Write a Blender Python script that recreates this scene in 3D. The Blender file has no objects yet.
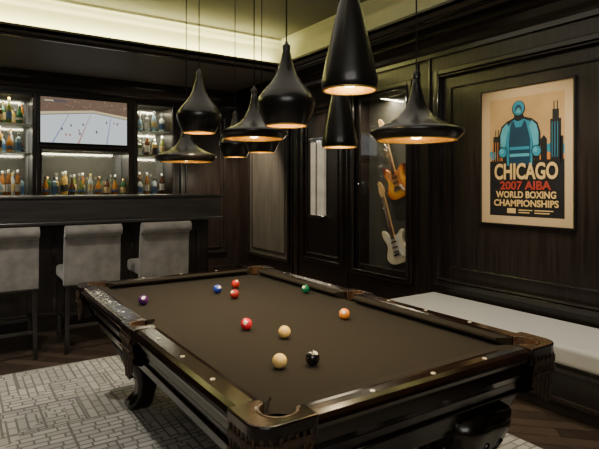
import bpy, bmesh, math, random
from mathutils import Vector, Matrix, Euler
random.seed(7)
S=bpy.context.scene
COL=S.collection

# ------------------------------------------------------------ materials
def _base(name):
    m=bpy.data.materials.new(name); m.use_nodes=True
    nt=m.node_tree; b=nt.nodes['Principled BSDF']
    return m,nt,b
def mat(name,c,rough=.5,metal=0,var=.12,scale=12,coat=0,trans=0,emit=None,es=0,sheen=0,bump=0,bscale=80,spec=None):
    m,nt,b=_base(name)
    tc=nt.nodes.new('ShaderNodeTexCoord'); n=nt.nodes.new('ShaderNodeTexNoise')
    n.inputs['Scale'].default_value=scale; n.inputs['Detail'].default_value=3
    nt.links.new(tc.outputs['Object'],n.inputs['Vector'])
    r=nt.nodes.new('ShaderNodeValToRGB')
    r.color_ramp.elements[0].position=.3; r.color_ramp.elements[1].position=.7
    r.color_ramp.elements[0].color=(*[x*(1-var) for x in c],1)
    r.color_ramp.elements[1].color=(*[min(1,x*(1+var)) for x in c],1)
    nt.links.new(n.outputs['Fac'],r.inputs['Fac']); nt.links.new(r.outputs['Color'],b.inputs['Base Color'])
    b.inputs['Roughness'].default_value=rough; b.inputs['Metallic'].default_value=metal
    b.inputs['Coat Weight'].default_value=coat; b.inputs['Coat Roughness'].default_value=.08
    b.inputs['Transmission Weight'].default_value=trans
    b.inputs['Sheen Weight'].default_value=sheen
    if spec is not None: b.inputs['Specular IOR Level'].default_value=spec
    if emit: b.inputs['Emission Color'].default_value=(*emit,1); b.inputs['Emission Strength'].default_value=es
    if bump:
        n2=nt.nodes.new('ShaderNodeTexNoise'); n2.inputs['Scale'].default_value=bscale
        nt.links.new(tc.outputs['Object'],n2.inputs['Vector'])
        bp=nt.nodes.new('ShaderNodeBump'); bp.inputs['Strength'].default_value=bump; bp.inputs['Distance'].default_value=.01
        nt.links.new(n2.outputs['Fac'],bp.inputs['Height']); nt.links.new(bp.outputs['Normal'],b.inputs['Normal'])
    return m
def wood(name,c1,c2,rough=.35,stretch=(14,14,.8),coat=.3,scale=2.5,spec=.5,rv=.1):
    m,nt,b=_base(name)
    tc=nt.nodes.new('ShaderNodeTexCoord'); mp=nt.nodes.new('ShaderNodeMapping'); mp.inputs['Scale'].default_value=stretch
    n=nt.nodes.new('ShaderNodeTexNoise'); n.inputs['Scale'].default_value=scale; n.inputs['Detail'].default_value=6; n.inputs['Distortion'].default_value=.4
    nt.links.new(tc.outputs['Object'],mp.inputs['Vector']); nt.links.new(mp.outputs['Vector'],n.inputs['Vector'])
    r=nt.nodes.new('ShaderNodeValToRGB'); r.color_ramp.elements[0].position=.35; r.color_ramp.elements[1].position=.68
    r.color_ramp.elements[0].color=(*c1,1); r.color_ramp.elements[1].color=(*c2,1)
    nt.links.new(n.outputs['Fac'],r.inputs['Fac']); nt.links.new(r.outputs['Color'],b.inputs['Base Color'])
    mr=nt.nodes.new('ShaderNodeMapRange'); mr.inputs['To Min'].default_value=rough-rv*.5; mr.inputs['To Max'].default_value=rough+rv
    nt.links.new(n.outputs['Fac'],mr.inputs['Value']); nt.links.new(mr.outputs['Result'],b.inputs['Roughness'])
    b.inputs['Coat Weight'].default_value=coat; b.inputs['Coat Roughness'].default_value=.15; b.inputs['Specular IOR Level'].default_value=spec
    return m

M_wall=wood('dark_wall_wood',(.014,.0095,.008),(.032,.022,.018),.34)
M_wall2=wood('lighter_wall_wood',(.08,.075,.062),(.13,.12,.10),.3)
M_trim=wood('dark_trim_wood',(.016,.012,.0105),(.024,.018,.015),.26,stretch=(2,2,1),coat=.6,rv=.02)
M_table=wood('table_mahogany',(.006,.003,.0022),(.014,.006,.0038),.18,stretch=(3,3,3),coat=.35,scale=4,spec=.4,rv=.02)
M_tablex=wood('table_mahogany_apron',(.006,.003,.0022),(.013,.0065,.004),.25,stretch=(3,3,8),coat=.4,scale=6,rv=.03)
M_bar=wood('bar_front_wood',(.028,.027,.027),(.046,.044,.044),.3,stretch=(1,6,10),coat=.4)
M_black=wood('ebonised_wood',(.008,.0065,.006),(.016,.013,.011),.35)
M_felt=mat('table_felt',(.0150,.0114,.0072),.92,var=.07,scale=300,sheen=.06,bump=.08,bscale=900,spec=.15)
M_leather=mat('pocket_leather',(.085,.045,.022),.45,var=.35,scale=60,bump=.5,bscale=120)
M_leatherd=mat('dark_pocket_leather',(.050,.028,.016),.45,var=.5,scale=90,bump=.6,bscale=150)
M_pocket=mat('pocket_interior',(.004,.003,.003),.9,spec=.1)
M_pearl=mat('pearl_inlay',(.75,.68,.55),.2,var=.1)
M_velvet=mat('grey_velvet',(.20,.19,.18),.75,var=.25,scale=9,sheen=.4,bump=.1,bscale=60)
M_cush=mat('off_white_linen',(.56,.56,.53),.85,var=.04,scale=200,bump=.06,bscale=500)
M_shade=mat('black_lacquered_metal',(.012,.0105,.009),.32,metal=.0,var=.15,coat=.3)
M_brass=mat('hammered_brass',(.95,.66,.22),.45,metal=.85,var=.12,scale=30,bump=.3,bscale=45)
M_bulb=mat('bulb_glass',(1,.9,.7),.4,emit=(1,.76,.38),es=17)
M_cord=mat('black_cord',(.01,.01,.01),.6)
M_ceil=mat('tray_ceiling_paint',(.21,.205,.155),.8,var=.03)
M_soffit=mat('soffit_paint',(.13,.115,.095),.6,var=.04)
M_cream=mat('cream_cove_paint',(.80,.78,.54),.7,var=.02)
M_chrome=mat('chrome',(.7,.7,.7),.15,metal=1,var=.03)
M_glowmirror=mat('glowing_mirror_glass',(.55,.54,.48),.2,emit=(1,.84,.58),es=.22,var=.3,scale=5)  # mirror glass with weak emission added, imitates its bright reflections
M_smoke=mat('smoky_mirror',(.34,.35,.33),.12,metal=.8,var=.05)
M_tvb=mat('tv_black_plastic',(.008,.008,.008),.25,coat=.3)
M_shelf=mat('lit_glass_shelf',(.55,.62,.58),.15,var=.04)
M_gnic=mat('guitar_case_backing',(.085,.083,.068),.6,var=.1,scale=4)
# clear pane: mostly see-through with a weak reflection
M_pane,nt,_b=_base('clear_glass_pane')
tr=nt.nodes.new('ShaderNodeBsdfTransparent'); gl=nt.nodes.new('ShaderNodeBsdfGlossy'); gl.inputs['Roughness'].default_value=.03; mxs=nt.nodes.new('ShaderNodeMixShader'); mxs.inputs[0].default_value=.06
nt.links.new(tr.outputs[0],mxs.inputs[1]); nt.links.new(gl.outputs[0],mxs.inputs[2]); nt.links.new(mxs.outputs[0],nt.nodes['Material Output'].inputs['Surface'])

def rug_mat():
    m,nt,b=_base('patterned_rug'); N=nt.nodes.new; L=nt.links.new
    tc=N('ShaderNodeTexCoord')
    def brick(scale,rot,bw,rh,mort,off):
        mp=N('ShaderNodeMapping'); mp.inputs['Rotation'].default_value=(0,0,rot); mp.inputs['Scale'].default_value=(scale,)*3; mp.inputs['Location'].default_value=(off,off*.7,0)
        L(tc.outputs['Object'],mp.inputs['Vector'])
        br=N('ShaderNodeTexBrick'); br.inputs['Scale'].default_value=1; br.inputs['Brick Width'].default_value=bw; br.inputs['Row Height'].default_value=rh
        br.inputs['Mortar Size'].default_value=mort; br.inputs['Mortar Smooth'].default_value=.1; br.squash=.6; br.squash_frequency=3
        br.inputs['Color1'].default_value=(1,1,1,1); br.inputs['Color2'].default_value=(.62,.62,.62,1); br.inputs['Mortar'].default_value=(0,0,0,1)
        L(mp.outputs['Vector'],br.inputs['Vector']); return br
    b1=brick(8,0,1.1,.42,.05,.3); b2=brick(8,math.pi/2,1.3,.45,.05,.9); b3=brick(2.6,0,1.0,1.0,.02,0)
    vo=N('ShaderNodeTexVoronoi'); vo.distance='CHEBYCHEV'; vo.inputs['Scale'].default_value=3.2; L(tc.outputs['Object'],vo.inputs['Vector'])
    gt=N('ShaderNodeSeparateColor'); L(vo.outputs['Color'],gt.inputs['Color'])
    th=N('ShaderNodeMath'); th.operation='GREATER_THAN'; th.inputs[1].default_value=.5; L(gt.outputs['Red'],th.inputs[0])
    mx=N('ShaderNodeMix'); mx.data_type='RGBA'; L(th.outputs[0],mx.inputs[0]); L(b1.outputs['Color'],mx.inputs[6]); L(b2.outputs['Color'],mx.inputs[7])
    mu=N('ShaderNodeMix'); mu.data_type='RGBA'; mu.blend_type='MULTIPLY'; mu.inputs[0].default_value=1; L(mx.outputs[2],mu.inputs[6]); L(b3.outputs['Color'],mu.inputs[7])
    rp=N('ShaderNodeValToRGB'); rp.color_ramp.elements[0].color=(.19,.185,.17,1); rp.color_ramp.elements[1].color=(.60,.58,.53,1)
    L(mu.outputs[2],rp.inputs['Fac']); L(rp.outputs['Color'],b.inputs['Base Color']); b.inputs['Roughness'].default_value=.95
    return m
M_rug=rug_mat()
def floor_mat():
    m,nt,b=_base('dark_parquet'); N=nt.nodes.new; L=nt.links.new
    tc=N('ShaderNodeTexCoord'); mp=N('ShaderNodeMapping'); mp.inputs['Rotation'].default_value=(0,0,math.radians(45)); L(tc.outputs['Object'],mp.inputs['Vector'])
    br=N('ShaderNodeTexBrick'); br.inputs['Scale'].default_value=1; br.inputs['Brick Width'].default_value=.6; br.inputs['Row Height'].default_value=.11; br.inputs['Mortar Size'].default_value=.003
    br.inputs['Color1'].default_value=(.035,.024,.018,1); br.inputs['Color2'].default_value=(.09,.064,.048,1); br.inputs['Mortar'].default_value=(.006,.004,.003,1)
    L(mp.outputs['Vector'],br.inputs['Vector']); L(br.outputs['Color'],b.inputs['Base Color']); b.inputs['Roughness'].default_value=.3
    return m
M_floor=floor_mat()

# ------------------------------------------------------------ builders
class B:
    def __init__(s): s.v=[];s.f=[];s.m=[];s.sm=[]
    def add(s,vs,fs,mi=0,smooth=False):
        o=len(s.v); s.v+= [tuple(v) for v in vs]
        for f in fs: s.f.append([i+o for i in f]); s.m.append(mi); s.sm.append(smooth)
        return s
    def box(s,x0,x1,y0,y1,z0,z1,mi=0):
        return s.add([(x0,y0,z0),(x1,y0,z0),(x1,y1,z0),(x0,y1,z0),(x0,y0,z1),(x1,y0,z1),(x1,y1,z1),(x0,y1,z1)],
          [(0,3,2,1),(4,5,6,7),(0,1,5,4),(1,2,6,5),(2,3,7,6),(3,0,4,7)],mi)
    def prism(s,poly,ax,a0,a1,mi=0,smooth=False):
        n=len(poly)
        def P(a,p): return (a,p[0],p[1]) if ax=='x' else ((p[0],a,p[1]) if ax=='y' else (p[0],p[1],a))
        vs=[P(a0,p) for p in poly]+[P(a1,p) for p in poly]
        s.add(vs,[list(range(n))[::-1],list(range(n,2*n))],mi,False)
        o=len(s.v)-2*n
        for i in range(n):
            j=(i+1)%n; s.f.append([o+i,o+j,o+n+j,o+n+i]); s.m.append(mi); s.sm.append(smooth)
        return s
    def lathe(s,prof,seg=24,c=(0,0,0),mi=0,smooth=True,cap=False):
        vs=[];fs=[];n=len(prof)
        for (r,z) in prof:
            for k in range(seg):
                a=2*math.pi*k/seg; vs.append((c[0]+r*math.cos(a),c[1]+r*math.sin(a),c[2]+z))
        for i in range(n-1):
            for k in range(seg):
                k2=(k+1)%seg; fs.append((i*seg+k,i*seg+k2,(i+1)*seg+k2,(i+1)*seg+k))
        if cap: fs.append(tuple(range(seg))[::-1]); fs.append(tuple((n-1)*seg+k for k in range(seg)))
        return s.add(vs,fs,mi,smooth)
    def loft(s,secs,mi=0,smooth=True,caps=True):
        n=len(secs[0]); vs=[p for q in secs for p in q]; fs=[tuple(range(n))[::-1],tuple((len(secs)-1)*n+k for k in range(n))] if caps else []
        for i in range(len(secs)-1):
            for k in range(n):
                k2=(k+1)%n; fs.append((i*n+k,i*n+k2,(i+1)*n+k2,(i+1)*n+k))
        return s.add(vs,fs,mi,smooth)
    def tube(s,pts,r,seg=8,mi=0):
        pts=[Vector(p) for p in pts]; secs=[]
        for i,p in enumerate(pts):
            t=(pts[min(i+1,len(pts)-1)]-pts[max(i-1,0)]).normalized()
            up=Vector((0,0,1)) if abs(t.z)<.9 else Vector((1,0,0))
            a=t.cross(up).normalized(); b_=t.cross(a)
            secs.append([tuple(p+a*r*math.cos(2*math.pi*k/seg)+b_*r*math.sin(2*math.pi*k/seg)) for k in range(seg)])
        return s.loft(secs,mi)
    def out(s,name,mats,parent=None,loc=(0,0,0),bevel=0,seg=2,recalc=True,sub=0,rot=None):
        me=bpy.data.meshes.new(name); me.from_pydata(s.v,[],s.f)
        if not isinstance(mats,(list,tuple)): mats=[mats]
        for m in mats: me.materials.append(m)
        for p,mi,sm in zip(me.polygons,s.m,s.sm): p.material_index=mi; p.use_smooth=sm
        if recalc:
            bm=bmesh.new(); bm.from_mesh(me); bmesh.ops.recalc_face_normals(bm,faces=bm.faces); bm.to_mesh(me); bm.free()
        o=bpy.data.objects.new(name,me); COL.objects.link(o); o.location=loc
        if rot: o.rotation_euler=rot
        if parent: o.parent=parent
        if bevel:
            md=o.modifiers.new('bevel','BEVEL'); md.width=bevel; md.segments=seg; md.limit_method='ANGLE'; md.angle_limit=math.radians(35)
        return o
def tag(o,label,cat,group=None):
    o['label']=label; o['category']=cat
    if group: o['group']=group
    return o
def thing(name,label,cat,loc=(0,0,0),rot=None,group=None):
    o=bpy.data.objects.new(name,None); COL.objects.link(o); o.location=loc; o.empty_display_size=.1
    if rot: o.rotation_euler=rot
    return tag(o,label,cat,group)
def struct(o): o['kind']='structure'; return o
def clone(t,loc,rot=None,label=None):
    n=t.copy(); COL.objects.link(n); n.location=loc
    if rot: n.rotation_euler=rot
    if label: n['label']=label
    for c in t.children:
        d=c.copy(); COL.objects.link(d); d.parent=n
        for e in c.children:
            g=e.copy(); COL.objects.link(g); g.parent=d
    return n
def light(kind,name,loc,power,color,target=None,size=.1,size_y=None,spot=60,blend=.6,parent=None,rot=None):
    l=bpy.data.lights.new(name,kind); l.energy=power; l.color=color
    if kind=='AREA':
        l.size=size
        if size_y: l.shape='RECTANGLE'; l.size_y=size_y
    else: l.shadow_soft_size=size
    if kind=='SPOT': l.spot_size=math.radians(spot); l.spot_blend=blend
    o=bpy.data.objects.new(name,l); COL.objects.link(o); o.location=loc
    if target: o.rotation_euler=(Vector(target)-Vector(loc)).to_track_quat('-Z','Y').to_euler()
    if rot: o.rotation_euler=rot
    if parent: o.parent=parent
    return o

# ------------------------------------------------------------ camera
cam=bpy.data.cameras.new('camera'); co=bpy.data.objects.new('camera',cam); COL.objects.link(co)
TH=math.radians(33.5); co.location=(0,0,1.48); co.rotation_euler=(math.radians(90),0,-TH)
cam.lens=520/599*36; cam.sensor_width=36; cam.shift_y=-39.5/599; S.camera=co; cam.clip_start=.02

# ------------------------------------------------------------ room
XR=3.85; YB=7.6; XL=-1.6; YF=-1.6; ZS=2.95
struct(B().box(XL-.1,XR+.35,YF-.1,YB+.5,-.1,0).out('floor',M_floor))
w=B()
w.box(XR,XR+.3,YF,3.79,0,ZS+.4).box(XR,XR+.3,4.63,YB+.45,0,ZS+.4).box(XR,XR+.3,3.79,4.63,0,.53).box(XR,XR+.3,3.79,4.63,2.48,ZS+.4).box(XR+.2,XR+.3,3.79,4.63,.53,2.48)
struct(w.out('wall_right',M_wall))
w=B()
for a,b_ in ((XL,.1),(.84,.95),(2.08,2.21),(2.72,XR)): w.box(a,b_,YB,YB+.45,0,ZS+.4)
for a,b_ in ((.1,.84),(.95,2.08),(2.21,2.72)):
    w.box(a,b_,YB,YB+.45,0,1.34).box(a,b_,YB,YB+.45,2.65,ZS+.4).box(a,b_,YB+.38,YB+.45,1.34,2.65)
w.box(.95,2.08,YB,YB+.38,1.95,2.65)
struct(w.out('wall_back',M_wall))
struct(B().box(XL-.1,XL,YF,YB+.45,0,ZS+.4).out('wall_left',M_wall))
struct(B().box(XL-.1,XR+.3,YF-.1,YF,0,ZS+.4).out('wall_front',M_wall))
TX=3.4; TY=5.58; c=B()
c.box(XL,XR,TY,YB,ZS,ZS+.04).box(TX,XR,YF,TY,ZS,ZS+.04)
c.box(XL,TX,TY,TY+.02,ZS-.0,ZS+.06).box(TX,TX+.02,YF,TY+.02,ZS-.0,ZS+.06)
struct(c.out('ceiling',M_soffit,bevel=.004))
struct(B().box(XL,XR,YF,YB,3.34,3.40).out('ceiling_tray',M_ceil))
prof=[(0,2.99),(0,3.34),(-.10,3.34),(-.10,3.31),(-.07,3.29),(-.05,3.26),(-.02,3.23),(-.015,3.21)]
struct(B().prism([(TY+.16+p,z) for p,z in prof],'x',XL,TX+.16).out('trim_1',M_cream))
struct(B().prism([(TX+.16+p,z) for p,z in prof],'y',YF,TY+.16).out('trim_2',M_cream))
cp=[(0,2.70),(-.03,2.70),(-.03,2.74),(-.05,2.76),(-.06,2.80),(-.10,2.85),(-.14,2.87),(-.14,2.90),(-.17,2.91),(-.17,2.95),(0,2.95)]
struct(B().prism([(XR+p,z) for p,z in cp],'y',YF,YB).out('trim_3',M_trim))
struct(B().prism([(YB+p,z) for p,z in cp],'x',XL,XR).out('trim_4',M_trim))
struct(B().box(XL,TX,TY+.12,TY+.16,ZS-.03,ZS).box(TX+.10,TX+.13,YF,TY+.14,ZS-.03,ZS).out('trim_5',M_trim,bevel=.006))
struct(B().box(XR-.03,XR,YF,YB,0,.2).box(XR-.045,XR,YF,YB,0,.03).out('baseboard_right',M_trim,bevel=.006))
struct(B().box(2.6,XR-.05,YB-.03,YB,0,.2).out('baseboard_back',M_trim,bevel=.006))
def frameX(b,y0,y1,z0,z1,wd=.045,t=.035,x=XR):
    b.box(x-t,x,y0,y0+wd,z0,z1).box(x-t,x,y1-wd,y1,z0,z1).box(x-t,x,y0+wd,y1-wd,z0,z0+wd).box(x-t,x,y0+wd,y1-wd,z1-wd,z1)
def frameY(b,x0,x1,z0,z1,wd=.045,t=.035,y=YB):
    b.box(x0,x0+wd,y-t,y,z0,z1).box(x1-wd,x1,y-t,y,z0,z1).box(x0+wd,x1-wd,y-t,y,z0,z0+wd).box(x0+wd,x1-wd,y-t,y,z1-wd,z1)
b=B(); frameX(b,.5,3.44,.53,2.57,.05,.04); frameX(b,.56,3.38,.59,2.51,.02,.055); frameX(b,.68,3.26,.71,2.39,.018,.015); struct(b.out('trim_6',M_trim,bevel=.008))
b=B(); frameX(b,3.73,4.69,.47,2.54,.06,.04); frameX(b,3.775,4.645,.515,2.495,.015,.055); struct(b.out('trim_7',M_trim,bevel=.008))
b=B(); frameX(b,4.86,5.74,.50,2.50,.05,.035); frameX(b,4.95,5.65,.59,2.41,.02,.02); struct(b.out('trim_8',M_trim,bevel=.008))
b=B(); frameX(b,6.05,7.25,.40,2.50,.05,.035); frameX(b,6.16,7.14,.51,2.39,.018,.02); struct(b.out('trim_9',M_trim,bevel=.008))
struct(B().box(XR-.008,XR,6.1,7.2,.45,2.45).out('trim_10',M_wall2))
b=B(); frameY(b,2.85,3.62,.40,2.55,.05,.035); frameY(b,2.94,3.53,.49,2.46,.02,.02); struct(b.out('trim_11',M_trim,bevel=.008))
b=B(); frameY(b,.05,.89,1.30,2.69,.045,.025); frameY(b,.93,2.10,1.30,1.99,.025,.02); frameY(b,2.16,2.77,1.30,2.69,.045,.025); struct(b.out('trim_12',M_trim,bevel=.006))
b=B()
for y in (3.50,3.66,4.77,5.83,5.98): b.box(XR-.02,XR,y,y+.03,.2,2.70)
struct(b.out('trim_13',M_trim,bevel=.006))
mp=thing('glowing_mirror_panel','narrow mirror panel of two glass strips, made to glow','wall panel',(XR-.005,5.36,1.1))  # mirror pane on the door panel, made to glow
for y0,y1 in((-.13,-.02),(.02,.13)): B().box(-.045,-.012,y0,y1,0,.92).out('glass',M_glowmirror,mp,bevel=.01)
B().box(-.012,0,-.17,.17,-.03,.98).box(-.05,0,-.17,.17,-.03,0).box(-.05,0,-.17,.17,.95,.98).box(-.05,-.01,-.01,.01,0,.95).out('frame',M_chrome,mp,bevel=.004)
light('AREA','mirror_glow',(-.06,0,.47),4,(1,.85,.6),size=.25,size_y=.9,parent=mp,rot=(0,math.radians(90),0))  # added light in front of the mirror pane, spreads its glow

# ------------------------------------------------------------ rug
o=B().box(-1.3,2.73,-.6,4.62,0,.012).out('rug',M_rug,bevel=.004); tag(o,'large cream and grey maze-patterned rug under the pool table','rug')

# ------------------------------------------------------------ bench
bn=thing('built_in_bench','long built-in bench in dark wood along the panelled wall','bench',(XR-.06,1.5,0))
B().box(-.58,0,-2.0,1.92,.08,.34).box(-.54,0,-2.0,1.90,0,.08).out('base',M_black,bn,bevel=.006)
b=B()
for k in range(4):
    y0=-1.95+k*.98-.03
    b.box(-.6,-.58,y0,y0+.03,.12,.31).box(-.6,-.58,y0+.88,y0+.91,.12,.31).box(-.6,-.58,y0,y0+.91,.10,.13).box(-.6,-.58,y0,y0+.91,.29,.32)
b.out('front_moulding',M_trim,bn,bevel=.005)
cu=B().box(-.61,-.0,-2.0,1.92,0,.13).out('seat_cushion',M_cush,None,(XR-.06,1.5,.341),bevel=.03,seg=4); tag(cu,'long off-white linen cushion on the built-in bench','cushion')

# ------------------------------------------------------------ pool table
TC=(1.388,2.465,0); pt=thing('pool_table','carved dark mahogany pool table with taupe felt and leather pockets','pool table',TC)
A=.720; Bh=1.252; RX=.612; RY=1.172; ZR=.822
def arc(cx,cy,r,a0,a1,n=10): return [(cx+r*math.cos(math.radians(a0+(a1-a0)*i/n)),cy+r*math.sin(math.radians(a0+(a1-a0)*i/n))) for i in range(n+1)]
right=[(RX,-1.09),(RX,-.06)]+arc(.655,0,.06,-135,-225,6)+[(RX,.06),(RX,1.09)]+arc(.60,1.16,.07,-80,-190,7)+[(.52,RY)]
left=[(-x,-y) for x,y in right]
lead=[(.52,-RY)]+arc(.60,-1.16,.07,190,80,7)
lead2=[(-x,-y) for x,y in lead]
B().prism(lead+right+lead2+left,'z',.75,.78).out('felt_bed',M_felt,pt)
def cushion_long(sx,y0,y1):
    b=B(); nose=.56; back=RX
    P=lambda x,y,z:(sx*x,y,z)
    m0=.02 if abs(y0)<.2 else .045; m1=.02 if abs(y1)<.2 else .045
    sec=lambda yb,yn:[P(back,yb,.781),P(nose+.012,yn,.795),P(nose,yn,.810),P(nose+.006,yn,.817),P(back,yb,.821)]
    return b.loft([sec(y0,y0+m0),sec(y1,y1-m1)],smooth=False)
for sx in(-1,1):
    for y0,y1 in((-1.10,-.062),(.062,1.10)):
        cushion_long(sx,y0,y1).out('cushion',M_felt,pt)
for sy in(-1,1):
    P=lambda x,y,z:(x,sy*y,z)
    sec=lambda xb,xn:[P(xb,RY,.781),P(xn,1.12+.012,.795),P(xn,1.12,.810),P(xn,1.126,.817),P(xb,RY,.821)]
    B().loft([sec(-.54,-.495),sec(.54,.495)],smooth=False).out('cushion',M_felt,pt)
def railprof(i,o_):
    return [(i,.775),(i,ZR),(i+.02,ZR+.003),(o_-.03,ZR+.001),(o_-.012,ZR-.006),(o_-.002,ZR-.018),(o_,ZR-.03),(o_-.006,ZR-.045),(o_-.02,ZR-.052),(o_-.02,.755),(i,.755)]
for sx in(-1,1):
    for y0,y1 in((-1.07,-.10),(.10,1.07)):
        B().prism([(sx*p,z) for p,z in railprof(RX,A)],'y',y0,y1).out('rail',M_table,pt)
for sy in(-1,1):
    B().prism([(sy*p,z) for p,z in railprof(RY,Bh)],'x',-.52,.52).out('rail',M_table,pt)
def strands(P_,sx,sy,L_,ctr):
    b=B(); n=len(P_)
    for i in range(n-1):
        a,c_=P_[i],P_[i+1]; m_=a+(c_-a)*.84; f=1-abs(2*i/(n-1)-1); zl=.69-L_*min(1,f*1.6)**.7
        dx=(c_-a).normalized(); nm=Vector((dx.y,-dx.x))
        if nm.dot(a-Vector(ctr))<0: nm=-nm
        t=.007 if i%2 else .011
        q=[(a,0),(m_,0),(m_,t),(a,t)]
        P=lambda p,off,z,inw=0:(sx*(p.x+nm.x*(off-inw)),sy*(p.y+nm.y*(off-inw)),z)
        b.loft([[P(p,o2,zl,.012) for p,o2 in q],[P(p,o2,.75) for p,o2 in q],[P(p,o2,.79) for p,o2 in q]],smooth=False)
    for z0,z1 in((.755,.775),(.715,.725)):
        for i in range(n-1):
            a,c_=P_[i],P_[i+1]; dx=(c_-a).normalized(); nm=Vector((dx.y,-dx.x))
            if nm.dot(a-Vector(ctr))<0: nm=-nm
            b.prism([(sx*(a.x),sy*(a.y)),(sx*c_.x,sy*c_.y),(sx*(c_.x+nm.x*.015),sy*(c_.y+nm.y*.015)),(sx*(a.x+nm.x*.015),sy*(a.y+nm.y*.015))],'z',z0,z1)
    b.out('pocket_fringe',M_leatherd,pt)
def resample(arcp,st):
    P_=[]
    for i in range(len(arcp)-1):
        a=Vector(arcp[i]);c_=Vector(arcp[i+1]);n=max(1,int((c_-a).length/st))
        P_+=[a+(c_-a)*k/n for k in range(n)]
    return P_+[Vector(arcp[-1])]
for sx in(-1,1):
    for sy in(-1,1):
        cx_,cy_=.60,1.16; rc=.07
        pts=[(A+.003,1.07),(A+.003,Bh-rc)]+arc(A-rc+.003,Bh-rc+.003,rc,0,90,8)+[(.52,Bh+.003),(.52,RY)]+arc(cx_,cy_,.062,172,-82,14)+[(RX,1.07)]
        B().prism([(sx*x,sy*y) for x,y in pts],'z',.757,ZR+.004).out('corner_casting',M_table,pt,bevel=.006)
        B().prism([(sx*x,sy*y) for x,y in arc(cx_,cy_,.063,160,-70,18)+arc(cx_,cy_,.055,-70,160,18)],'z',.765,ZR+.005).out('pocket_rim',M_leather,pt,bevel=.002)
        B().lathe([(.0695,.7795),(.066,.74),(.062,.70),(.05,.64),(.02,.61),(.001,.605)],18,(sx*cx_,sy*cy_,0)).out('pocket',M_pocket,pt)
        A2=A-.004;B2=Bh-.004
        arcp=[(A2,1.09),(A2,Bh-rc)]+arc(A-rc-.004,Bh-rc-.004,rc,8,82,8)+[(.60,B2),(.54,B2)]
        strands(resample(arcp,.012),sx,sy,.10,(.5,1.0))
    pts=[(RX,-.10),(A,-.10),(A+.006,-.08),(A+.006,.08),(A,.10),(RX,.10)]+arc(.655,0,.054,140,-140,14)
    B().prism([(sx*x,y) for x,y in pts],'z',.757,ZR+.004).out('side_casting',M_table,pt,bevel=.005)
    B().prism([(sx*x,y) for x,y in arc(.655,0,.055,125,-125,14)+arc(.655,0,.048,-125,125,14)],'z',.765,ZR+.005).out('pocket_rim',M_leather,pt,bevel=.002)
    B().lathe([(.060,.7795),(.058,.74),(.055,.70),(.04,.64),(.001,.62)],18,(sx*.655,0,0)).out('pocket',M_pocket,pt)
    strands(resample([(A,-.08),(A,.08)],.0125),sx,1,.11,(.5,0))
def sight(x,y):
    q=[(x+.009*math.cos(a),y+.009*math.sin(a)) for a in [k*math.pi/6 for k in range(12)]]
    B().prism(q,'z',ZR-.001,ZR+.0042).out('sight',M_pearl,pt)
for sx in(-1,1):
    for y in(-.84,-.56,-.28,.28,.56,.84): sight(sx*.664,y)
for sy in(-1,1):
    for x in(-.28,0,.28): sight(x,sy*1.212)
def rect(a,b_,z,r=.05): return [(x,y,z) for x,y in arc(a-r,b_-r,r,0,90,4)+arc(-a+r,b_-r,r,90,180,4)+arc(-a+r,-b_+r,r,180,270,4)+arc(a-r,-b_+r,r,270,360,4)]
B().loft([rect(.40,.95,.47),rect(.52,1.05,.47),rect(.56,1.09,.50),rect(.572,1.105,.51),rect(.578,1.11,.53),rect(.60,1.13,.545),rect(.625,1.155,.62),rect(.645,1.175,.67),rect(.655,1.185,.68),rect(.668,1.20,.70),rect(.68,1.212,.715),rect(.68,1.212,.757)],smooth=False,caps=False).out('apron',M_tablex,pt)
b=B()
for sx in(-1,1): b.tube([(sx*.630,-1.10,.62),(sx*.630,1.10,.62)],.008)
for sy in(-1,1): b.tube([(-.57,sy*1.160,.62),(.57,sy*1.160,.62)],.008)
b.out('apron_bead',M_table,pt)
def leg(sx,sy):
    secs=[]
    for z,s_,o_ in((.56,.17,.03),(.50,.165,.03),(.44,.15,.022),(.38,.13,.012),(.32,.108,.0),(.25,.085,-.012),(.18,.066,-.015),(.12,.062,-.008),(.08,.072,.01),(.05,.082,.022),(.03,.08,.026),(.013,.068,.024)):
        cx_=.345+o_; cy_=.99+o_
        ring=[]
        for k in range(32):
            a=2*math.pi*k/32; q_=(abs(math.cos(a))**5+abs(math.sin(a))**5)**-.2; q_*=1-.035*(k%4==0)
            ring.append((sx*(cx_+s_*q_*math.cos(a)),sy*(cy_+s_*q_*math.sin(a)),z))
        secs.append(ring)
    b=B().loft(secs)
    b.lathe([(.05,.205),(.082,.213),(.05,.222)],16,(sx*.331,sy*.977,0))
    for k in (0,2,4,6):
        a=k*math.pi/4
        for m_ in(-1,0,1):
            pa=[]
            for j in range(7):
                t=j/6; z=.46-.24*t; s_=.158-.075*t+.004; lat=m_*.085*(1-t)*(1-.2*t)
                ox=.345+.025*(1-t)-.01; oy=.99+.025*(1-t)-.01
                pa.append((sx*(ox+s_*math.cos(a)-lat*math.sin(a)),sy*(oy+s_*math.sin(a)+lat*math.cos(a)),z))
            b.tube(pa,.010,6)
    b.out('leg',M_tablex,pt)
for sx in(-1,1):
    for sy in(-1,1): leg(sx,sy)

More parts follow.
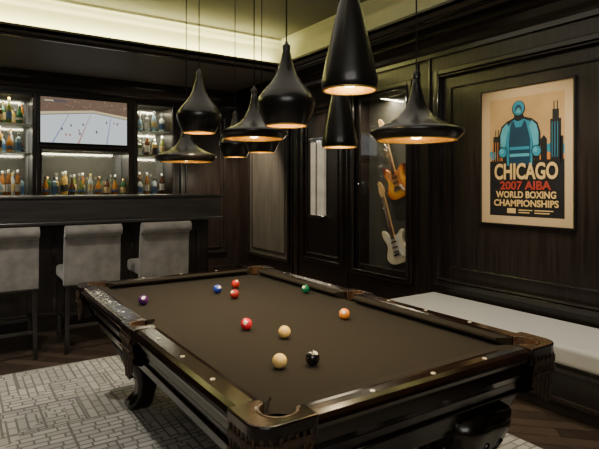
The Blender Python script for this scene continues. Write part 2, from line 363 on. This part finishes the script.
# balls
R=.0286
balls=[((.916,3.035),(.10,.02,.16),'purple'),((1.412,3.093),(.02,.05,.38),'blue'),((1.585,3.181),(.60,.04,.03),'red'),((1.435,2.893),(.42,.03,.03),'maroon'),
((1.886,2.779),(.01,.16,.07),'green'),((1.173,2.236),(.78,.03,.06),'crimson'),((1.254,2.019),(.95,.64,.20),'pale yellow'),((1.689,2.128),(.95,.32,.05),'orange'),
((1.032,1.697),(.95,.68,.24),'cream yellow'),((1.156,1.655),(.008,.008,.009),'black')]
M_ivory=mat('ball_spot_ivory',(.85,.78,.62),.15)
for (x,y),c_,nm in balls:
    mb=mat('ball_'+nm.replace(' ','_'),c_,.08,var=.02,coat=.6)
    me=bpy.data.meshes.new('billiard_ball'); bm=bmesh.new(); bmesh.ops.create_uvsphere(bm,u_segments=28,v_segments=18,radius=R)
    for f in bm.faces: f.smooth=True
    bm.to_mesh(me); bm.free(); me.materials.append(mb)
    o=bpy.data.objects.new('billiard_ball',me); COL.objects.link(o); o.location=x,y,.78+R
    tag(o,'glossy '+nm+' pool ball resting on the taupe felt','pool ball','pool balls on the table')
    cap=B(); prof=[(R*1.012*math.sin(math.radians(t)),R*1.012*math.cos(math.radians(t))) for t in (20,14,7,.5)]
    cap.lathe(prof,16); d=Vector((random.uniform(-.8,.8),random.uniform(-.9,.5),.55)).normalized()
    s_=cap.out('number_spot',M_ivory,o); s_.rotation_euler=d.to_track_quat('Z','Y').to_euler(); s_['label']='round ivory spot'

# ------------------------------------------------------------ pendants
def pendant(kind,x,y,z):
    H={'round':.32,'cone':.36,'wide':.25}[kind]
    lab={'round':'rounded onion-shaped black pendant lamp with brass interior','cone':'tall conical black pendant lamp with brass interior','wide':'wide-brimmed black pendant lamp with brass interior'}[kind]+', lit'
    t=thing('pendant_lamp',lab,'pendant lamp',(x,y,z),group='black pendant lamps over the pool table')
    pr={'round':[(.086,0),(.098,.022),(.112,.052),(.119,.078),(.1215,.092),(.117,.112),(.097,.140),(.070,.170),(.048,.202),(.033,.238),(.023,.275),(.016,.305),(.013,.32)],
        'cone':[(.091,0),(.096,.012),(.096,.026),(.090,.055),(.078,.115),(.065,.172),(.051,.233),(.037,.29),(.023,.33),(.017,.35),(.014,.36)],
        'wide':[(.155,0),(.169,.011),(.178,.023),(.181,.032),(.177,.039),(.150,.050),(.11,.066),(.075,.087),(.049,.116),(.033,.15),(.023,.185),(.016,.215),(.013,.25)]}[kind]
    B().lathe(pr+[(.001,H)],40).out('lamp_shade',M_shade,t)
    inn=[(max(.004,r-.004),zz+.0005) for r,zz in pr[:-3]]; inn.append((.004,inn[-1][1]+.005))
    B().lathe(inn,40).out('shade_lining',M_brass,t)
    r0=pr[0][0]
    B().lathe([(r0-.005,.0005),(r0-.005,-.003),(r0+.001,-.003),(r0+.001,.002)],40).out('rim',M_brass,t)
    B().lathe([(.016,H-.01),(.017,H+.010),(.008,H+.018),(.004,H+.03)],16).out('cap',M_shade,t)
    hb=.044 if kind=='wide' else .050
    B().lathe([(.001,hb-.042),(.018,hb-.038),(.030,hb-.022),(.032,hb-.005),(.024,hb+.012),(.013,hb+.022),(.013,hb+.028)],16).out('bulb',M_bulb,t)
    B().tube([(0,0,H+.02),(0,0,3.325-z)],.0032,8).out('cord',M_cord,t)
    B().lathe([(.001,3.34-z),(.05,3.34-z),(.05,3.325-z),(.012,3.31-z),(.003,3.305-z)],20).out('canopy',M_shade,t)
    light('SPOT','pendant_light',(0,0,-.002),PW,(1,.78,.46),size=.03,spot=135,blend=.9,parent=t,rot=(0,0,0))
PW=21
for k,x,y,z in (('round',1.11,2.67,1.765),('round',1.14,1.82,1.725),('cone',1.11,1.37,1.80),('cone',1.69,2.17,1.68),('wide',1.50,1.44,1.655),('wide',1.32,2.43,1.725),('wide',1.157,2.98,1.62),('round',1.75,3.52,1.69),('round',1.72,3.06,1.70)):
    pendant(k,x,y,z)

# ------------------------------------------------------------ stools
def stool():
    t=thing('bar_stool','grey velvet bar stool with scrolled back and dark wooden legs','bar stool',(0,0,0),group='bar stools along the bar')
    W=.238
    B().box(-.235,.235,.05,.47,.62,.735).out('seat',M_velvet,t,bevel=.03,seg=4)
    pf=[(.07,.60),(.005,.60),(-.005,.70),(-.012,.85),(-.018,.98),(-.022,1.02)]
    pf+= [(-.045+.05*math.cos(math.radians(a)),1.08+.05*math.sin(math.radians(a))) for a in (270,240,210,180,150,120,95,70,40,10,-15)]
    pf+= [(.02,1.03),(.035,.95),(.05,.80),(.065,.68)]
    B().prism(pf,'x',-W,W,smooth=True).out('backrest',M_velvet,t,bevel=.008)
    B().box(-W-.002,W+.002,-.002,.072,.592,.607).out('piping',M_black,t,bevel=.003)
    for s_ in(-1,1):
        for yy in(.035,.43):
            b=B(); b.loft([[(s_*(.215+dx*.5),yy+dy*.5,0.0) for dx,dy in((-.028,-.028),(.028,-.028),(.028,.028),(-.028,.028))],[(s_*(.205+dx),yy+dy,.625) for dx,dy in((-.022,-.022),(.022,-.022),(.022,.022),(-.022,.022))]],smooth=False)
            b.out('leg',M_black,t)
    B().box(-.21,.21,.42,.44,.24,.27).out('footrest',M_black,t,bevel=.003)
    B().box(-.21,.21,.025,.045,.22,.25).out('stretcher',M_black,t,bevel=.003)
    for s_ in(-1,1): B().box(s_*.212-.01,s_*.212+.01,.03,.43,.28,.31).out('stretcher',M_black,t,bevel=.003)
    return t
st=stool(); st.location=(.35,4.88,0)
clone(st,(1.023,4.88,0)); clone(st,(1.68,4.88,0)); clone(st,(-.30,4.88,0))

# ------------------------------------------------------------ bar
br=thing('bar_counter','long dark bar counter with thick raised top behind the stools','bar counter',(.6,5.9,0))
B().box(-2.1,1.93,-.10,.22,0,1.10).out('body',M_black,br,bevel=.004)
B().box(-2.1,1.98,-.35,.25,1.12,1.35).out('fascia',M_bar,br,bevel=.004)
B().box(-2.1,2.0,-.37,.27,1.345,1.372).out('countertop',M_bar,br,bevel=.006)
B().box(-2.1,1.995,-.365,-.0,1.085,1.12).out('moulding',M_bar,br,bevel=.008)
b=B()
for k in range(5):
    x0=-2.0+k*.78; b.box(x0,x0+.70,-.115,-.10,.15,.19).box(x0,x0+.70,-.115,-.10,.96,1.0).box(x0,x0+.04,-.115,-.10,.19,.96).box(x0+.66,x0+.70,-.115,-.10,.19,.96)
b.out('panel_moulding',M_trim,br,bevel=.004)

# ------------------------------------------------------------ back bar shelves, bottles
def shelf(x0,x1,z):
    o=B().box(x0+.004,x1-.004,YB+.03,YB+.36,z-.015,z).out('shelf',M_shelf,bevel=.002)
    tag(o,'glass shelf in the lit back bar niche','shelf','back bar shelves')
for x0,x1 in((.1,.84),(2.21,2.72)):
    for z in(2.28,1.905): shelf(x0,x1,z)
for x0,x1 in((.1,.84),(.95,2.08),(2.21,2.72)):
    o=B().box(x0+.005,x1-.005,YB+.37,YB+.379,1.345,2.64 if x0!=.95 else 1.94).out('mirror',M_smoke); tag(o,'smoky mirror backing the liquor shelves','mirror')
glass=[('clear',(.62,.68,.66)),('amber',(.50,.20,.04)),('green',(.05,.20,.07)),('brown',(.13,.05,.02)),('pale blue',(.35,.55,.68)),('golden',(.75,.50,.12)),('olive',(.20,.24,.06))]
GM=[mat('bottle_glass_'+n.replace(' ','_'),c_,.08,var=.1,trans=.35,coat=.5) for n,c_ in glass]
LM=[mat('bottle_label_white',(.65,.63,.56),.6),mat('bottle_label_cream',(.55,.42,.20),.6),mat('bottle_label_black',(.02,.02,.02),.5),mat('bottle_label_blue',(.05,.12,.25),.5)]
CM=[mat('bottle_cap_gold',(.6,.42,.12),.3,metal=.8),mat('bottle_cap_black',(.01,.01,.01),.4),mat('bottle_cap_silver',(.6,.6,.6),.3,metal=.8)]
def bottle_mesh(kind,g,l,cp_):
    b=B()
    if kind==0: pr=[(.001,0),(.034,.0),(.037,.01),(.037,.18),(.030,.205),(.014,.235),(.0125,.285)]; r,z0,z1,top=.0378,.06,.15,.285
    elif kind==1: pr=[(.001,0),(.042,.0),(.045,.01),(.045,.13),(.036,.165),(.016,.185),(.014,.225)]; r,z0,z1,top=.0458,.03,.11,.225
    elif kind==2: pr=[(.001,0),(.028,.0),(.031,.01),(.031,.20),(.026,.23),(.0125,.25),(.012,.31)]; r,z0,z1,top=.0318,.05,.14,.31
    elif kind==3: pr=[(.001,0),(.03,.0),(.045,.03),(.049,.06),(.045,.10),(.03,.145),(.014,.175),(.013,.24)]; r,z0,z1,top=.0495,.045,.075,.24
    else: pr=[(.001,0),(.038,.0),(.04,.005),(.04,.165),(.038,.175),(.014,.19),(.014,.235)]; r,z0,z1,top=.0408,.02,.12,.235
    seg=4 if kind==4 else 14
    b.lathe(pr,seg,mi=0,smooth=kind!=4)
    b.lathe([(r,z0),(r,z1)],seg,mi=1,smooth=kind!=4)
    b.lathe([(.016,top-.03),(.016,top+.006),(.001,top+.008)],12,mi=2)
    return b.out('bottle',[GM[g],LM[l],CM[cp_]])
protos=[]
for i in range(26):
    k=i%5; g=(i*3+i//5)%7
    o=bottle_mesh(k,g,random.randrange(4),random.randrange(3)); protos.append((o,['tall round-shouldered','stout','slim tall','bulbous','square'][k]+' '+glass[g][0]+' liquor bottle on the back bar'))
used=set()
def place(i,x,y,z):
    o,lab=protos[i]
    if i in used:
        o=o.copy(); COL.objects.link(o)
    used.add(i)
    o.location=(x,y,z); o.rotation_euler=(0,0,math.radians(45)+random.uniform(-.15,.15))
    s_=random.uniform(.9,1.0); o.scale=(s_,s_,s_*1.08)
    tag(o,lab,'bottle','liquor bottles on the back bar shelves')
n=0
rows=[]
for z in(2.28,1.905,1.34):
    rows.append((.36,.79,z)); rows.append((2.27,2.67,z))
rows.append((1.01,2.03,1.34))
for x0,x1,z in rows:
    for yy in (YB+.10,YB+.25):
        x=x0+(.0 if yy<YB+.2 else .04)
        while x<x1:
            place(n%26 if n<26 else random.randrange(26),x,yy,z+.001); n+=1; x+=random.uniform(.103,.12)
# ------------------------------------------------------------ television
tv=thing('television','flat television showing an ice hockey broadcast above the back bar','television',(1.485,YB-.004,2.025))
B().box(-.575,.575,-.05,0,.0,.64).out('body',M_tvb,tv,bevel=.005)
M_ice=mat('screen_ice',(.1,.1,.1),.3,emit=(.72,.78,.80),es=.95,var=.02)
M_std=mat('screen_stands',(.05,.03,.02),.3,emit=(.17,.11,.075),es=1.0,var=.5,scale=50)
M_sred=mat('screen_red',(.05,.01,.01),.3,emit=(.55,.25,.25),es=.9)
M_sblu=mat('screen_blue',(.01,.01,.05),.3,emit=(.30,.38,.62),es=.9)
M_sdk=mat('screen_dark',(.01,.01,.01),.3,emit=(.10,.09,.11),es=1)
M_sbd=mat('screen_boards',(.1,.1,.08),.3,emit=(.75,.62,.36),es=.9)
b=B(); y=-.052
def q(pts,mi,dy): b.add([(px,y-dy,pz) for px,pz in pts],[list(range(len(pts)))],mi)
q([(-.555,.02),(.555,.02),(.555,.62),(-.555,.62)],0,0)
q([(-.555,.62),(.555,.62),(.555,.42),(.1,.48),(-.555,.42)],1,.0006)
q([(-.555,.42),(.1,.48),(.555,.42),(.555,.385),(.1,.45),(-.555,.385)],5,.0012)
q([(-.555,.385),(-.555,.375),(.1,.44),(.555,.375),(.555,.385),(.1,.45)],4,.0014)
q([(-.10,.02),(-.08,.02),(.08,.447),(.075,.447)],2,.0016)
q([(-.42,.02),(-.40,.02),(-.20,.419),(-.21,.418)],3,.0016)
q([(.27,.02),(.29,.02),(.34,.416),(.333,.416)],3,.0016)
for i in range(11):
    cx_=random.uniform(-.5,.5); cz=random.uniform(.08,.32); s_=.6+.5*(.45-cz); mi=4 if i%3 else 2
    q([(cx_-.010*s_,cz),(cx_+.010*s_,cz),(cx_+.016*s_,cz+.03*s_),(cx_+.008*s_,cz+.05*s_),(cx_-.008*s_,cz+.05*s_),(cx_-.016*s_,cz+.03*s_)],mi,.002)
for i in range(150):
    cx_=random.uniform(-.54,.54); cz=random.uniform(.49,.61); q([(cx_,cz),(cx_+.008,cz),(cx_+.008,cz+.007),(cx_,cz+.007)],random.choice([4,5,4,4]),.001)
q([(-.52,.56),(-.24,.56),(-.24,.59),(-.52,.59)],4,.0025); q([(-.51,.567),(-.40,.567),(-.40,.583),(-.51,.583)],5,.003)
b.out('screen',[M_ice,M_std,M_sred,M_sblu,M_sdk,M_sbd],tv,recalc=False)

# ------------------------------------------------------------ poster
WR=(math.radians(90),0,math.radians(-90))
ps=thing('framed_poster','framed boxing championship poster with cream mat on the panelled wall','poster',(XR-.003,2.50,1.72),rot=WR)
b=B(); W_,H_=.42,.575; f=.013
b.box(-W_,-W_+f,-H_,H_,0,.03).box(W_-f,W_,-H_,H_,0,.03).box(-W_+f,W_-f,-H_,-H_+f,0,.03).box(-W_+f,W_-f,H_-f,H_,0,.03)
b.out('frame',M_black,ps,bevel=.002)
M_mat=mat('poster_mat_cream',(.64,.47,.26),.7,var=.02); B().box(-W_+f,W_-f,-H_+f,H_-f,.0,.012).out('mat',M_mat,ps)
PM=[mat('print_tan',(.56,.36,.15),.6,var=.1,scale=6),mat('print_black',(.012,.012,.014),.5),mat('print_blue',(.03,.28,.42),.5,var=.1),mat('print_navy',(.008,.05,.10),.5),mat('print_orange',(.70,.25,.05),.5),mat('print_cream',(.80,.55,.22),.5),mat('print_red',(.42,.05,.03),.5),mat('print_light_blue',(.10,.45,.58),.5)]
b=B()
def pq(pts,mi,lv): b.add([(x_,y_,.0125+.0005*lv) for x_,y_ in pts],[list(range(len(pts)))],mi)
def pp(pts,mi,lv): pq([((x_-530)*.00875,(155-y_)*.008) for x_,y_ in pts],mi,lv)
def ell(cx_,cy_,rx,ry,mi,lv,n=20): pq([((cx_+rx*math.cos(2*math.pi*k/n)-530)*.00875,(155-cy_-ry*math.sin(2*math.pi*k/n))*.008) for k in range(n)],mi,lv)
pp([(493,217),(568,217),(568,95),(493,95)],0,0)
pp([(493,217),(568,217),(568,160),(493,160)],1,1)
pp([(493,160),(493,150),(503,146),(515,150),(530,144),(545,148),(558,143),(568,146),(568,160)],2,1)
pp([(493,160),(493,156),(510,152),(528,157),(548,152),(568,155),(568,160)],4,2)
for pts in ([(495,163),(497,134),(499,134),(499,127),(500,127),(500,134),(502,134),(502,127),(503,127),(503,134),(504,134),(506,163)],
 [(555,163),(555,121),(557,121),(557,112),(558,112),(558,104),(559,104),(559,112),(561,112),(561,104),(562,104),(562,112),(563,112),(563,121),(565,121),(565,163)],
 [(546,163),(546,140),(549,136),(552,140),(552,163)],[(507,163),(507,145),(511,145),(511,163)],[(564,163),(564,138),(567,138),(567,163)],[(540,163),(540,148),(545,148),(545,163)]):
    pp(pts,1,3)
for x_ in (496.5,499,501.5,504): pp([(x_,160),(x_+.6,160),(x_+.6,140),(x_,140)],4,4)
for x_ in (556.5,559,561.5): pp([(x_,158),(x_+.6,158),(x_+.6,124),(x_,124)],2,4)
for k in range(4): pp([(494,163),(494,152+k*2),(500,150+k*2),(500,151+k*2),(494,153+k*2)],7,4)
pp([(511,165),(509,150),(504,146),(503,134),(506,124),(512,119),(519,116),(520,112),(528,112),(530,116),(537,118),(543,123),(546,133),(546,146),(541,151),(539,165)],1,4)
pp([(512,165),(511,140),(513,124),(519,118),(524,120),(529,118),(536,121),(538,140),(538,165)],2,5)
pp([(505,133),(507,126),(512,121),(514,126),(511,138),(510,148),(505,145)],7,6)
pp([(544,133),(542,125),(537,120),(535,126),(538,138),(539,149),(544,145)],7,6)
pp([(514,165),(514,140),(516,122),(519,119),(521,126),(527,126),(530,119),(532,122),(536,140),(536,165)],3,6)
pp([(515,146),(535,146),(535,149),(515,149)],2,7); pp([(515,153),(535,153),(535,156),(515,156)],7,7)
ell(524,107,6.8,8.2,1,6); ell(524,106.5,5.9,7.3,2,7); ell(524,108,3.4,5,3,8); ell(524,109.5,2.6,3.2,7,9)
pp([(521.6,107.2),(523.2,107.6),(523.2,108.4),(521.6,108)],1,10); pp([(526.4,107.2),(524.8,107.6),(524.8,108.4),(526.4,108)],1,10); pp([(522.8,111.6),(525.2,111.6),(525.2,112.2),(522.8,112.2)],1,10)
ell(507.5,151,5.2,6,1,6); ell(507.5,151,4.3,5.1,2,7); ell(506.5,150,2.2,2.6,7,8)
ell(542,151,5.2,6,1,6); ell(542,151,4.3,5.1,2,7); ell(541,150,2.2,2.6,7,8)
pp([(512,209),(521,209),(521,214),(512,214)],5,3)
for x_,w_ in((524,14),(540,18)):
    pp([(x_,210),(x_+w_,210),(x_+w_,211),(x_,211)],5,3); pp([(x_,212.5),(x_+w_*.8,212.5),(x_+w_*.8,213.5),(x_,213.5)],5,3)
b.out('print',PM,ps,recalc=False)
def text(body,cx_,cy_,w_,h_,m,parent,z,off=.02):
    cu_=bpy.data.curves.new('lettering','FONT'); cu_.body=body; cu_.offset=off; cu_.resolution_u=4
    ob=bpy.data.objects.new('lettering_tmp',cu_); COL.objects.link(ob)
    dg=bpy.context.evaluated_depsgraph_get(); dg.update()
    me=bpy.data.meshes.new_from_object(ob.evaluated_get(dg)); bpy.data.objects.remove(ob)
    xs=[v.co.x for v in me.vertices]; ys=[v.co.y for v in me.vertices]
    x0,x1,y0,y1=min(xs),max(xs),min(ys),max(ys)
    for v in me.vertices: v.co=((v.co.x-(x0+x1)/2)/(x1-x0)*w_+cx_,(v.co.y-(y0+y1)/2)/(y1-y0)*h_+cy_,z)
    me.materials.clear(); me.materials.append(m)
    o=bpy.data.objects.new('lettering',me); COL.objects.link(o); o.parent=parent; return o
for tx,py,w_,h_,mi in(('CHICAGO',171,.56,.135,5),('2007 AIBA',185.5,.45,.072,6),('WORLD BOXING',194.8,.53,.056,5),('CHAMPIONSHIPS',203.5,.57,.056,5)):
    text(tx,.005,(155-py)*.008,w_,h_,PM[mi],ps,.0195,.03)

# ------------------------------------------------------------ guitars
def catmull(p,n=5):
    o_=[];L_=len(p)
    for i in range(L_):
        a,b_,c_,d=[Vector(p[(i+k)%L_]) for k in(-1,0,1,2)]
        for k in range(n):
            t=k/n; o_.append(tuple(.5*((2*b_)+(-a+c_)*t+(2*a-5*b_+4*c_-d)*t*t+(-a+3*b_-3*c_+d)*t**3)))
    return o_
outl=[(0,0),(.08,.006),(.14,.042),(.16,.10),(.14,.155),(.115,.20),(.118,.25),(.145,.30),(.145,.338),(.112,.338),(.07,.312),(.035,.302),(-.035,.305),(-.07,.33),(-.10,.375),(-.135,.395),(-.152,.36),(-.142,.30),(-.12,.25),(-.115,.20),(-.135,.155),(-.16,.10),(-.14,.045),(-.08,.006)]
def guitar(loc,tilt,mbody,mguard,lab):
    t=thing('electric_guitar',lab,'guitar',loc,group='guitars in the display case')
    t.rotation_euler=(Matrix.Rotation(math.radians(-90),3,'Z')@Matrix.Rotation(math.radians(90),3,'X')@Matrix.Rotation(tilt,3,'Z')).to_euler()
    ol=[(x*1.08,y) for x,y in outl]
    B().prism(catmull(ol),'z',0,.042,smooth=True).out('body',mbody,t,bevel=.008,seg=3)
    pg=[(-.02,.29),(-.07,.31),(-.105,.33),(-.115,.30),(-.09,.24),(-.06,.20),(-.03,.15),(.02,.12),(.075,.07),(.105,.06),(.115,.10),(.095,.16),(.08,.22),(.095,.28),(.09,.31),(.05,.295),(.02,.285)]
    B().prism(catmull(pg,4),'z',.042,.045).out('pickguard',mguard,t)
    B().box(-.028,.028,.27,.74,.030,.052).out('neck',M_maple,t,bevel=.006)
    B().box(-.026,.026,.27,.74,.052,.058).out('fingerboard',M_finger,t)
    B().prism([(-.026,.74),(.026,.74),(.03,.77),(.045,.79),(.045,.83),(.02,.90),(-.01,.925),(-.035,.91),(-.03,.88),(-.045,.80)],'z',.032,.048).out('headstock',M_maple,t,bevel=.003)
    for yy in(.13,.18,.235): B().box(-.042,.042,yy-.009,yy+.009,.045,.054).out('pickup',M_finger,t,bevel=.003)
    B().box(-.045,.045,.085,.115,.045,.058).out('bridge',M_chrome,t,bevel=.002)
    for kx,ky in((.06,.12),(.075,.09),(.09,.065)): B().lathe([(.001,.062),(.011,.06),(.012,.045)],12,(kx,ky,0)).out('knob',M_white,t)
    for k in range(6): B().box(-.062,-.042,.785+k*.02,.792+k*.02,.034,.046).out('tuning_peg',M_chrome,t)
    b=B()
    for k in range(6): b.tube([(-.018+k*.0072,.10,.060),(-.015+k*.006,.78,.060)],.0008,4)
    b.out('strings',M_chrome,t)
    return t
M_maple=mat('maple_neck',(.66,.42,.18),.35,coat=.4); M_finger=mat('fingerboard_wood',(.12,.06,.03),.4); M_white=mat('white_plastic',(.75,.73,.66),.35)
M_guard2=mat('amber_pickguard',(.55,.20,.05),.3)
M_creamb=mat('cream_guitar_body',(.88,.78,.56),.2,var=.03,coat=.6)
M_sun,nt,bs=_base('sunburst_guitar_body')
tc=nt.nodes.new('ShaderNodeTexCoord'); mpn=nt.nodes.new('ShaderNodeMapping'); mpn.inputs['Location'].default_value=(0,-.18*4.2,0); mpn.inputs['Scale'].default_value=(5.0,4.2,0)
gr=nt.nodes.new('ShaderNodeTexGradient'); gr.gradient_type='SPHERICAL'; rp=nt.nodes.new('ShaderNodeValToRGB')
rp.color_ramp.elements[0].position=.02; rp.color_ramp.elements[0].color=(.14,.02,.005,1); rp.color_ramp.elements[1].position=.45; rp.color_ramp.elements[1].color=(.85,.42,.05,1)
e=rp.color_ramp.elements.new(.18); e.color=(.6,.15,.02,1)
nt.links.new(tc.outputs['Object'],mpn.inputs['Vector']); nt.links.new(mpn.outputs['Vector'],gr.inputs['Vector']); nt.links.new(gr.outputs['Fac'],rp.inputs['Fac']); nt.links.new(rp.outputs['Color'],bs.inputs['Base Color'])
bs.inputs['Roughness'].default_value=.2; bs.inputs['Coat Weight'].default_value=.6
guitar((XR+.10,3.99,.65),math.radians(20),M_creamb,M_white,'cream electric guitar with white pickguard mounted in display case')
guitar((XR+.10,3.98,1.34),math.radians(20),M_sun,M_guard2,'sunburst electric guitar mounted in the display case')
o=B().box(XR+.185,XR+.199,3.80,4.62,.54,2.47).out('display_backing',M_gnic); tag(o,'grey-olive felt backing board of the guitar display case','backing board')
hk=thing('guitar_hanger','small dark metal guitar hanger in the display case','hanger',(XR+.185,4.24,1.40),group='guitar hangers'); B().box(-.05,0,-.035,.035,0,.02).box(-.07,-.04,-.045,-.03,0,.015).box(-.07,-.04,.03,.045,0,.015).out('bracket',M_black,hk)
clone(hk,(XR+.185,4.23,2.10))
fr=thing('display_case_door','dark framed glass door of the lit guitar display case','cabinet door',(XR+.0,3.80,.54))
B().box(-.0,.02,0,.05,0,1.93).box(0,.02,.77,.82,0,1.93).box(0,.02,.05,.77,0,.05).box(0,.02,.05,.77,1.88,1.93).out('frame',M_trim,fr,bevel=.005)
B().box(.008,.012,.05,.77,.05,1.88).out('glass_pane',M_pane,fr)
B().lathe([(.001,.0),(.009,.002),(.009,.02),(.004,.024)],12).out('knob',M_chrome,fr,(-.02,.79,.95),rot=(0,math.radians(90),0))

# ------------------------------------------------------------ lights
COVE=(1,.93,.44)
light('AREA','cove_light_back',(.9,TY+.07,2.998),48,COVE,target=(.9,TY+.22,3.3),size=4.9,size_y=.05)
light('AREA','cove_light_right',(TX+.07,2.0,2.998),58,COVE,size=.05,size_y=7.0,target=(TX+.22,2.0,3.3))
WARM=(1,.82,.60)
for x0,x1 in((.1,.84),(2.21,2.72)):
    for z in(2.63,2.255,1.88): light('AREA','shelf_light',((x0+x1)/2,YB+.08,z),3.8,(1,.9,.62),size=x1-x0-.1,size_y=.05,target=((x0+x1)/2,YB+.2,z-1))
light('AREA','shelf_light',(1.515,YB+.08,1.93),9,(1,.9,.62),size=1.0,size_y=.05,target=(1.515,YB+.2,.93))
light('AREA','case_light',(XR+.05,4.21,2.42),14,(1,.88,.62),size=.05,size_y=.7,target=(XR+.13,4.21,0))
light('SPOT','case_spot',(2.9,3.7,3.2),55,(1,.9,.7),target=(XR+.1,4.2,1.2),size=.04,spot=28,blend=.7)
light('SPOT','poster_spot',(2.2,2.3,3.2),140,WARM,target=(XR,2.5,1.75),size=.04,spot=36,blend=.8)  # added spot without a fixture, brightens the poster
light('SPOT','bench_spot',(2.9,1.4,3.2),150,(1,.9,.75),target=(3.5,1.8,.45),size=.05,spot=80,blend=.8)  # added spot without a fixture, brightens the bench
light('SPOT','stool_spot',(.3,3.4,3.2),125,(1,.9,.75),target=(.9,4.9,.9),size=.06,spot=70,blend=.8)  # added spot without a fixture, washes the stool backs
light('SPOT','bar_spot',(1.8,6.6,2.93),25,WARM,target=(1.8,6.6,0),size=.04,spot=80)
light('SPOT','corner_spot',(3.2,6.6,2.93),280,WARM,target=(3.8,7.2,.5),size=.04,spot=70)
light('SPOT','door_spot',(3.5,5.35,2.93),90,WARM,target=(3.84,5.15,1.6),size=.04,spot=50)
light('SPOT','rug_spot',(-.2,3.2,3.2),150,(1,.92,.8),target=(.1,3.4,0),size=.06,spot=80,blend=.8)
light('AREA','room_fill',(-.6,-.9,2.9),48,(1,.95,.87),target=(1.6,3.5,.8),size=2.2)
light('AREA','tray_fill',(1.2,2.6,3.27),24,(1,.9,.72),size=3.2,target=(1.2,2.6,0))
wd=bpy.data.worlds.new('world'); S.world=wd; wd.use_nodes=True; wd.node_tree.nodes['Background'].inputs[0].default_value=(.02,.02,.02,1)
